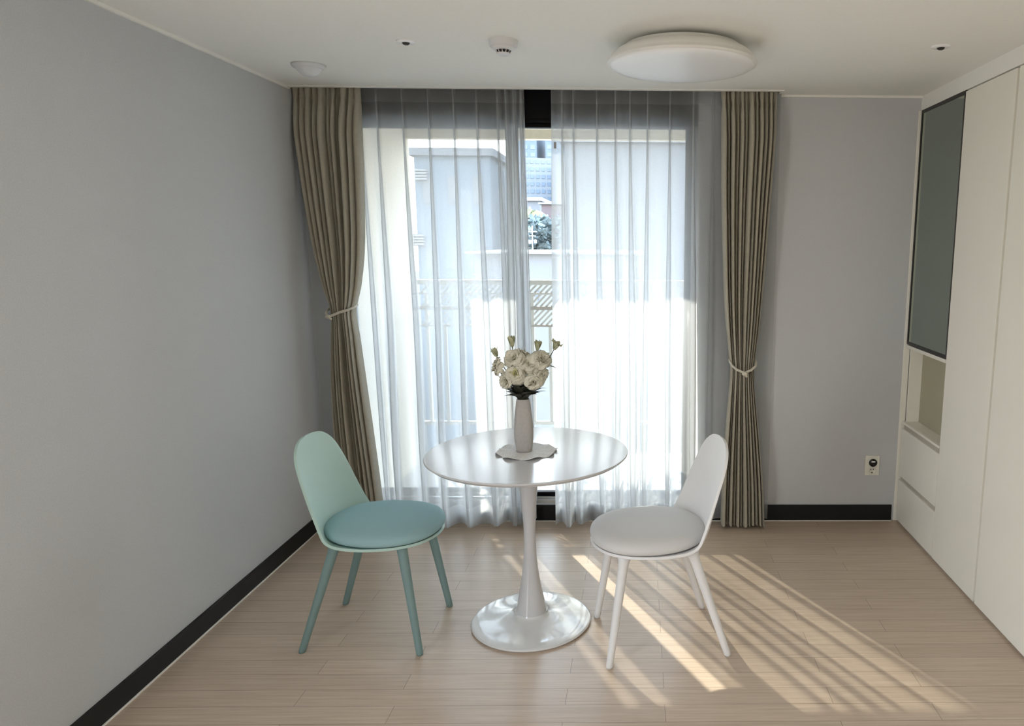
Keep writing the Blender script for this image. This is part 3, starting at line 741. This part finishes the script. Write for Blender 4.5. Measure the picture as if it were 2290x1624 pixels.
bud((1.424, -1.120, 1.160), (0.45, -0.1, 1), 0.036, 'half open pale bud leaning out furthest right', 24, 0.5)

# ------------------------------------------------------------------ balcony
struct('balcony_slab', B((-0.4, 4.2, 0.2, 1.42, -0.25, -0.02)), M['tile'])
struct('balcony_ceiling', B((-0.4, 4.2, 0.2, 1.30, 2.42, 2.60), (-0.4, 4.2, 1.20, 1.28, 2.242, 2.42)), M['stucco'])
struct('balcony_end_wall', B((-0.02, 0.165, 0.2, 1.30, -0.02, 2.42)), M['stucco'])
struct('balcony_head_trim', B((0.1, 2.06, 0.2, 0.24, 2.165, 2.40)), M['stucco'])
YR = 1.29
rl = thing('railing', 'white balcony railing with diagonal lattice panels beyond the window', 'railing', (1.2, YR, 0.0))
def rpart(name, bm, m): 
    o = link(name, bm, m, rl, False); o.location = (-1.2, -YR, 0); return o
rpart('top_rail', B((0.17, 3.6, YR-0.03, YR+0.03, 1.255, 1.290), (0.17, 3.6, YR-0.012, YR+0.012, 1.185, 1.20), bevel=0.003), M['rail'])
rpart('middle_rail', B((0.17, 3.6, YR-0.012, YR+0.012, 1.076, 1.102), (0.17, 3.6, YR-0.012, YR+0.012, 0.955, 0.970), bevel=0.002), M['lattice'])
rpart('bottom_rail', B((0.17, 3.6, YR-0.015, YR+0.015, 0.235, 0.262), bevel=0.003), M['rail'])
nb = 0
x = 0.24
while x < 3.55:
    rpart('baluster', B((x-0.011, x+0.011, YR-0.011, YR+0.011, 0.26, 0.957 if nb % 2 else 1.186)), M['rail']); nb += 1
    x += 0.125
def slats(z0, z1):
    bm = bmesh.new()
    xx = 0.2
    hgt = z1-z0
    while xx < 3.5:
        a = Vector((xx, YR, z0)); b = Vector((xx+hgt*0.95, YR, z1))
        v = []
        for (p, dx) in ((a, 0), (a, 0.019), (b, 0.019), (b, 0)):
            for dy in (-0.006, 0.006): v.append(bm.verts.new((p.x+dx, YR+dy, p.z)))
        for q in ((0, 2, 4, 6), (1, 7, 5, 3), (0, 1, 3, 2), (2, 3, 5, 4), (4, 5, 7, 6), (6, 7, 1, 0)):
            bm.faces.new([v[k] for k in q])
        xx += 0.040
    bmesh.ops.recalc_face_normals(bm, faces=bm.faces[:])
    return bm
rpart('lattice_panel', slats(0.970, 1.076), M['rail']); rpart('lattice_panel', slats(1.102, 1.185), M['rail']); rpart('lattice_panel', slats(1.20, 1.255), M['rail'])

# ------------------------------------------------------------------ the town outside
CX, CY, CZ = 1.7461, -3.9812, 1.5613
RM = ((0.999826035060588, -0.017801628573593055, 0.005567911201862185), (0.002464521877829108, -0.16981226982745373, -0.9854733477613498), (0.018488530145408768, 0.9853156321890849, -0.16973885594314117))
FPX, PPX, PPY = 1647.2107, 1457.5722, 824.5725
def at(px, py, Y):
    """where the line of sight through a photo point meets a given distance"""
    c = ((px-PPX)/FPX, (py-PPY)/FPX, 1.0)
    d = [sum(RM[k][i]*c[k] for k in range(3)) for i in range(3)]
    s = (Y-CY)/d[1]
    return Vector((CX+d[0]*s, Y, CZ+d[2]*s))
GZ = -9.0
struct('ground', B((-150, 150, 8, 260, GZ-0.5, GZ)), M['ground'])
def block(name, label, cat, pxl, pxr, pyt, Y, depth, m, zb=GZ, rz=0.0, win=None, roof=None, group=None):
    a, b = at(pxl, pyt, Y), at(pxr, pyt, Y)
    w = b.x-a.x; top = a.z
    r = thing(name, label, cat, ((a.x+b.x)/2, Y, zb), rz, group)
    link('wall', B((-w/2, w/2, 0, depth, 0, top-zb)), m, r, False)
    if roof: link('roof', B((-w/2-0.2, w/2+0.2, -0.2, depth+0.2, top-zb, top-zb+roof[1])), roof[0], r, False)
    if win:
        nx, nz, z0, fw, fh, pm = win
        cell = w/nx; hh = (top-zb-z0)/nz
        bm = B((-cell*fw/2, cell*fw/2, -0.06, 0.05, -hh*fh/2, hh*fh/2))
        first = None
        for i in range(nx):
            for k in range(nz):
                loc = (-w/2+cell*(i+.5), 0, z0+hh*(k+.5))
                if first is None: first = link('window', bm, pm, r, False); o_ = first
                else:
                    o_ = first.copy(); C.objects.link(o_); o_.parent = r
                o_.location = loc
    return r
block('apartment_tower', 'broad haze-blue apartment tower with rows of windows in the window gap', 'building', 1120, 1233, 352, 95, 14, M['tower'], zb=2.0, rz=math.radians(14), win=(9, 10, 0.8, 0.62, 0.5, M['pane']))
block('apartment_tower', 'far haze-blue tower rising behind the broad tower, on its left', 'building', 1130, 1199, 285, 150, 16, M['tower_dark'], win=(4, 14, 12, 0.6, 0.5, M['pane']))
block('apartment_tower', 'far haze-blue tower rising behind the broad tower, on its right', 'building', 1219, 1300, 285, 150, 16, M['tower_dark'], win=(4, 14, 12, 0.6, 0.5, M['pane']))
block('apartment_tower', 'plain pale tower at the right of the window gap', 'building', 1234, 1330, 345, 85, 12, M['roof_white'])
block('office_building', 'low blue grey building with a white roof edge beneath the towers', 'building', 1120, 1207, 449, 60, 8, M['house'], roof=(M['roof_white'], 0.3), win=(6, 2, 9.2, 0.5, 0.4, M['pane']))
block('brick_building', 'dusky brick building right of the trees', 'building', 1211, 1330, 457, 48, 8, M['brick'], roof=(M['roof_white'], 0.12), win=(5, 3, 6.5, 0.3, 0.35, M['pane']))
hs = thing('house', 'small house with an orange gable roof among the trees', 'building', (at(1201, 490, 42).x, 42, GZ))
hz = at(1201, 487, 42).z-GZ
link('wall', B((-0.45, 0.45, 0, 2, 0, hz)), M['roof_white'], hs, False)
bm = bmesh.new(); v = [bm.verts.new(p) for p in ((-0.6, -0.2, hz), (0.6, -0.2, hz), (0, -0.2, hz+0.45), (-0.6, 2.2, hz), (0.6, 2.2, hz), (0, 2.2, hz+0.45))]
for q in ((0, 1, 2), (3, 5, 4), (0, 2, 5, 3), (1, 4, 5, 2), (0, 3, 4, 1)): bm.faces.new([v[k] for k in q])
link('roof', bm, M['roof_orange'], hs, False)
block('flat_building', 'pale grey flat roofed building just beyond the railing', 'building', 1060, 1420, 567, 16, 5, M['house'], roof=(M['roof_white'], 0.05), win=(9, 1, 8.05, 0.05, 0.14, M['tower_dark']))
block('neighbour_building', 'large blue grey building looming behind the left sheer curtain', 'building', 925, 1095, 348, 28, 5, M['tower_dark'], roof=(M['house'], 0.3), win=(3, 4, 3, 0.35, 0.4, M['house']))
nvb = []
for (px, py, lab) in ((941, 391, 'upper white louvred vent on the building behind the left sheer'), (936, 537, 'lower white louvred vent on the building behind the left sheer')):
    p = at(px, py, 27.85); vt = thing('louvre_vent', lab, 'vent', tuple(p), group=None)
    for k in range(4): link('slat', B((-0.24, 0.24, -0.06, 0.06, -0.2+0.12*k, -0.14+0.12*k)), M['roof_white'], vt, False)
    link('vent_back', B((-0.26, 0.26, 0.06, 0.13, -0.24, 0.26)), M['house'], vt, False)
block('neighbour_building', 'pale building added behind the right sheer curtain to screen bright sky', 'building', 1262, 1900, 318, 26, 9, M['house'], roof=(M['roof_white'], 0.3))  # added block, covers the bright sky behind the right sheer
def tree(px, py, Y, r, label, m, seed):
    rnd = random.Random(seed); p = at(px, py, Y)
    t = thing('tree', label, 'tree', (p.x, Y, GZ), group=None)
    link('trunk', tube(bmesh.new(), [(0, 0, 0), (0.1, 0, (p.z-GZ)*0.5), (0, 0, p.z-GZ)], [0.2, 0.15, 0.08], 8), M['bark'], t)
    bm = bmesh.new()
    for k in range(300):
        v_ = Vector((rnd.gauss(0, 1), rnd.gauss(0, 1), rnd.gauss(0, 1))).normalized()*r*rnd.uniform(0.5, 1.0)
        c = Vector((0, 0, p.z-GZ))+v_
        s = r*rnd.uniform(0.10, 0.22)
        rot = Matrix.Rotation(rnd.uniform(0, 6), 3, Vector((rnd.gauss(0, 1), rnd.gauss(0, 1), rnd.gauss(0, 1))).normalized())
        q = [bm.verts.new(c+rot@Vector(w)*s) for w in ((-1, -.6, 0), (1, -.6, .2), (1.1, .6, 0), (-1, .6, .25))]
        bm.faces.new(q)
    link('crown', bm, m, t, False)
tree(1192, 523, 37, 0.95, 'grey green tree low in the window gap behind the pole', M['foliage'], 1)
tree(1224, 518, 40.5, 1.1, 'grey green tree low in the window gap before the brick building', M['foliage'], 2)
tree(1212, 545, 32, 0.75, 'lowest bushy tree above the flat roofed building', M['foliage'], 3)
tree(1181, 486, 46, 0.6, 'light yellow green tree left of the orange roofed house', M['foliage_light'], 4)
pl = at(1190, 505, 22)
ut = thing('utility_pole', 'pale utility pole with a crossarm beyond the flat roofed building', 'utility pole', (pl.x, 22, GZ))
link('pole', tube(bmesh.new(), [(0, 0, 0), (0, 0, pl.z-GZ)], [0.035, 0.022], 10), M['pole'], ut)
ph_ = pl.z-GZ
link('crossarm', B((-0.2, 0.16, -0.03, 0.03, ph_-0.22, ph_-0.18), (-0.12, 0.12, -0.03, 0.03, ph_-0.36, ph_-0.33)), M['pole'], ut, False)
tb_ = bmesh.new()
lathe(tb_, [(0, ph_-0.62), (0.06, ph_-0.62), (0.06, ph_-0.5), (0, ph_-0.48)], -0.09, 0, 12); lathe(tb_, [(0, ph_-0.60), (0.055, ph_-0.60), (0.055, ph_-0.48), (0, ph_-0.46)], 0.1, 0, 12)
link('transformer', tb_, M['pole'], ut)

# ------------------------------------------------------------------ light
az = math.radians(27.2); el = math.radians(33.5)
sun = bpy.data.lights.new('sun', 'SUN'); sun.energy = 2.8; sun.angle = math.radians(0.55); sun.color = (1.0, 0.90, 0.76)
so_ = bpy.data.objects.new('sun', sun); C.objects.link(so_)
dirv = Vector((math.sin(az)*math.cos(el), -math.cos(az)*math.cos(el), -math.sin(el)))
so_.rotation_euler = dirv.to_track_quat('-Z', 'Y').to_euler(); so_.location = (-3, 8, 6)
w = bpy.data.worlds.new('sky'); bpy.context.scene.world = w; w.use_nodes = True
nt = w.node_tree; N = nt.nodes; L = nt.links
bg = N['Background']
tc = N.new('ShaderNodeTexCoord'); sx = N.new('ShaderNodeSeparateXYZ'); L.new(tc.outputs['Generated'], sx.inputs[0])
rp = N.new('ShaderNodeValToRGB')
mr = N.new('ShaderNodeMapRange'); mr.inputs['From Min'].default_value = -1.0; L.new(sx.outputs['Z'], mr.inputs['Value'])
rp.color_ramp.elements[0].position = 0.46; rp.color_ramp.elements[0].color = (0.50, 0.46, 0.40, 1)
rp.color_ramp.elements[1].position = 0.85; rp.color_ramp.elements[1].color = (0.62, 0.77, 1.0, 1)
e_ = rp.color_ramp.elements.new(0.50); e_.color = (0.96, 0.95, 0.92, 1)
L.new(mr.outputs['Result'], rp.inputs['Fac']); L.new(rp.outputs['Color'], bg.inputs['Color'])
bg.inputs['Strength'].default_value = 2.7
def portal(name, loc, rot, sx_, sy_):
    l = bpy.data.lights.new(name, 'AREA'); l.shape = 'RECTANGLE'; l.size = sx_; l.size_y = sy_
    l.cycles.is_portal = True
    o = bpy.data.objects.new(name, l); C.objects.link(o); o.location = loc; o.rotation_euler = rot
portal('left_fill_portal', (-0.13, (OY0+OY1)/2, OZ/2), (PI/2, 0, -PI/2), OY1-OY0, OZ)  # guides sky light through the added left opening
portal('right_fill_portal', (XR+0.13, (QY0+QY1)/2, OZ/2), (PI/2, 0, PI/2), QY1-QY0, OZ)  # same for the added opening on the right
portal('front_daylight', (2.1, 1.40, 1.1), (-PI/2, 0, 0), 4.2, 2.3)

# ------------------------------------------------------------------ camera
cam = bpy.data.cameras.new('camera'); co = bpy.data.objects.new('camera', cam); C.objects.link(co)
cam.sensor_width = 36.0; cam.sensor_fit = 'HORIZONTAL'; cam.lens = FPX/2290*36.0
cam.shift_x = -(PPX-1145)/2290; cam.shift_y = (PPY-812)/2290
cam.clip_start = 0.05; cam.clip_end = 600
R3 = Matrix(((RM[0][0], -RM[1][0], -RM[2][0]), (RM[0][1], -RM[1][1], -RM[2][1]), (RM[0][2], -RM[1][2], -RM[2][2])))
co.matrix_world = Matrix.Translation((CX, CY, CZ)) @ R3.to_4x4()
sc = bpy.context.scene
sc.camera = co
sc.view_settings.view_transform = 'Standard'; sc.view_settings.look = 'None'; sc.view_settings.gamma = 1.0
sc.view_settings.use_curve_mapping = False
sc.view_settings.exposure = 2.08
sc.cycles.transparent_max_bounces = 32
sc.cycles.max_bounces = 12; sc.cycles.diffuse_bounces = 6; sc.cycles.transmission_bounces = 8
sc.cycles.sample_clamp_indirect = 8.0
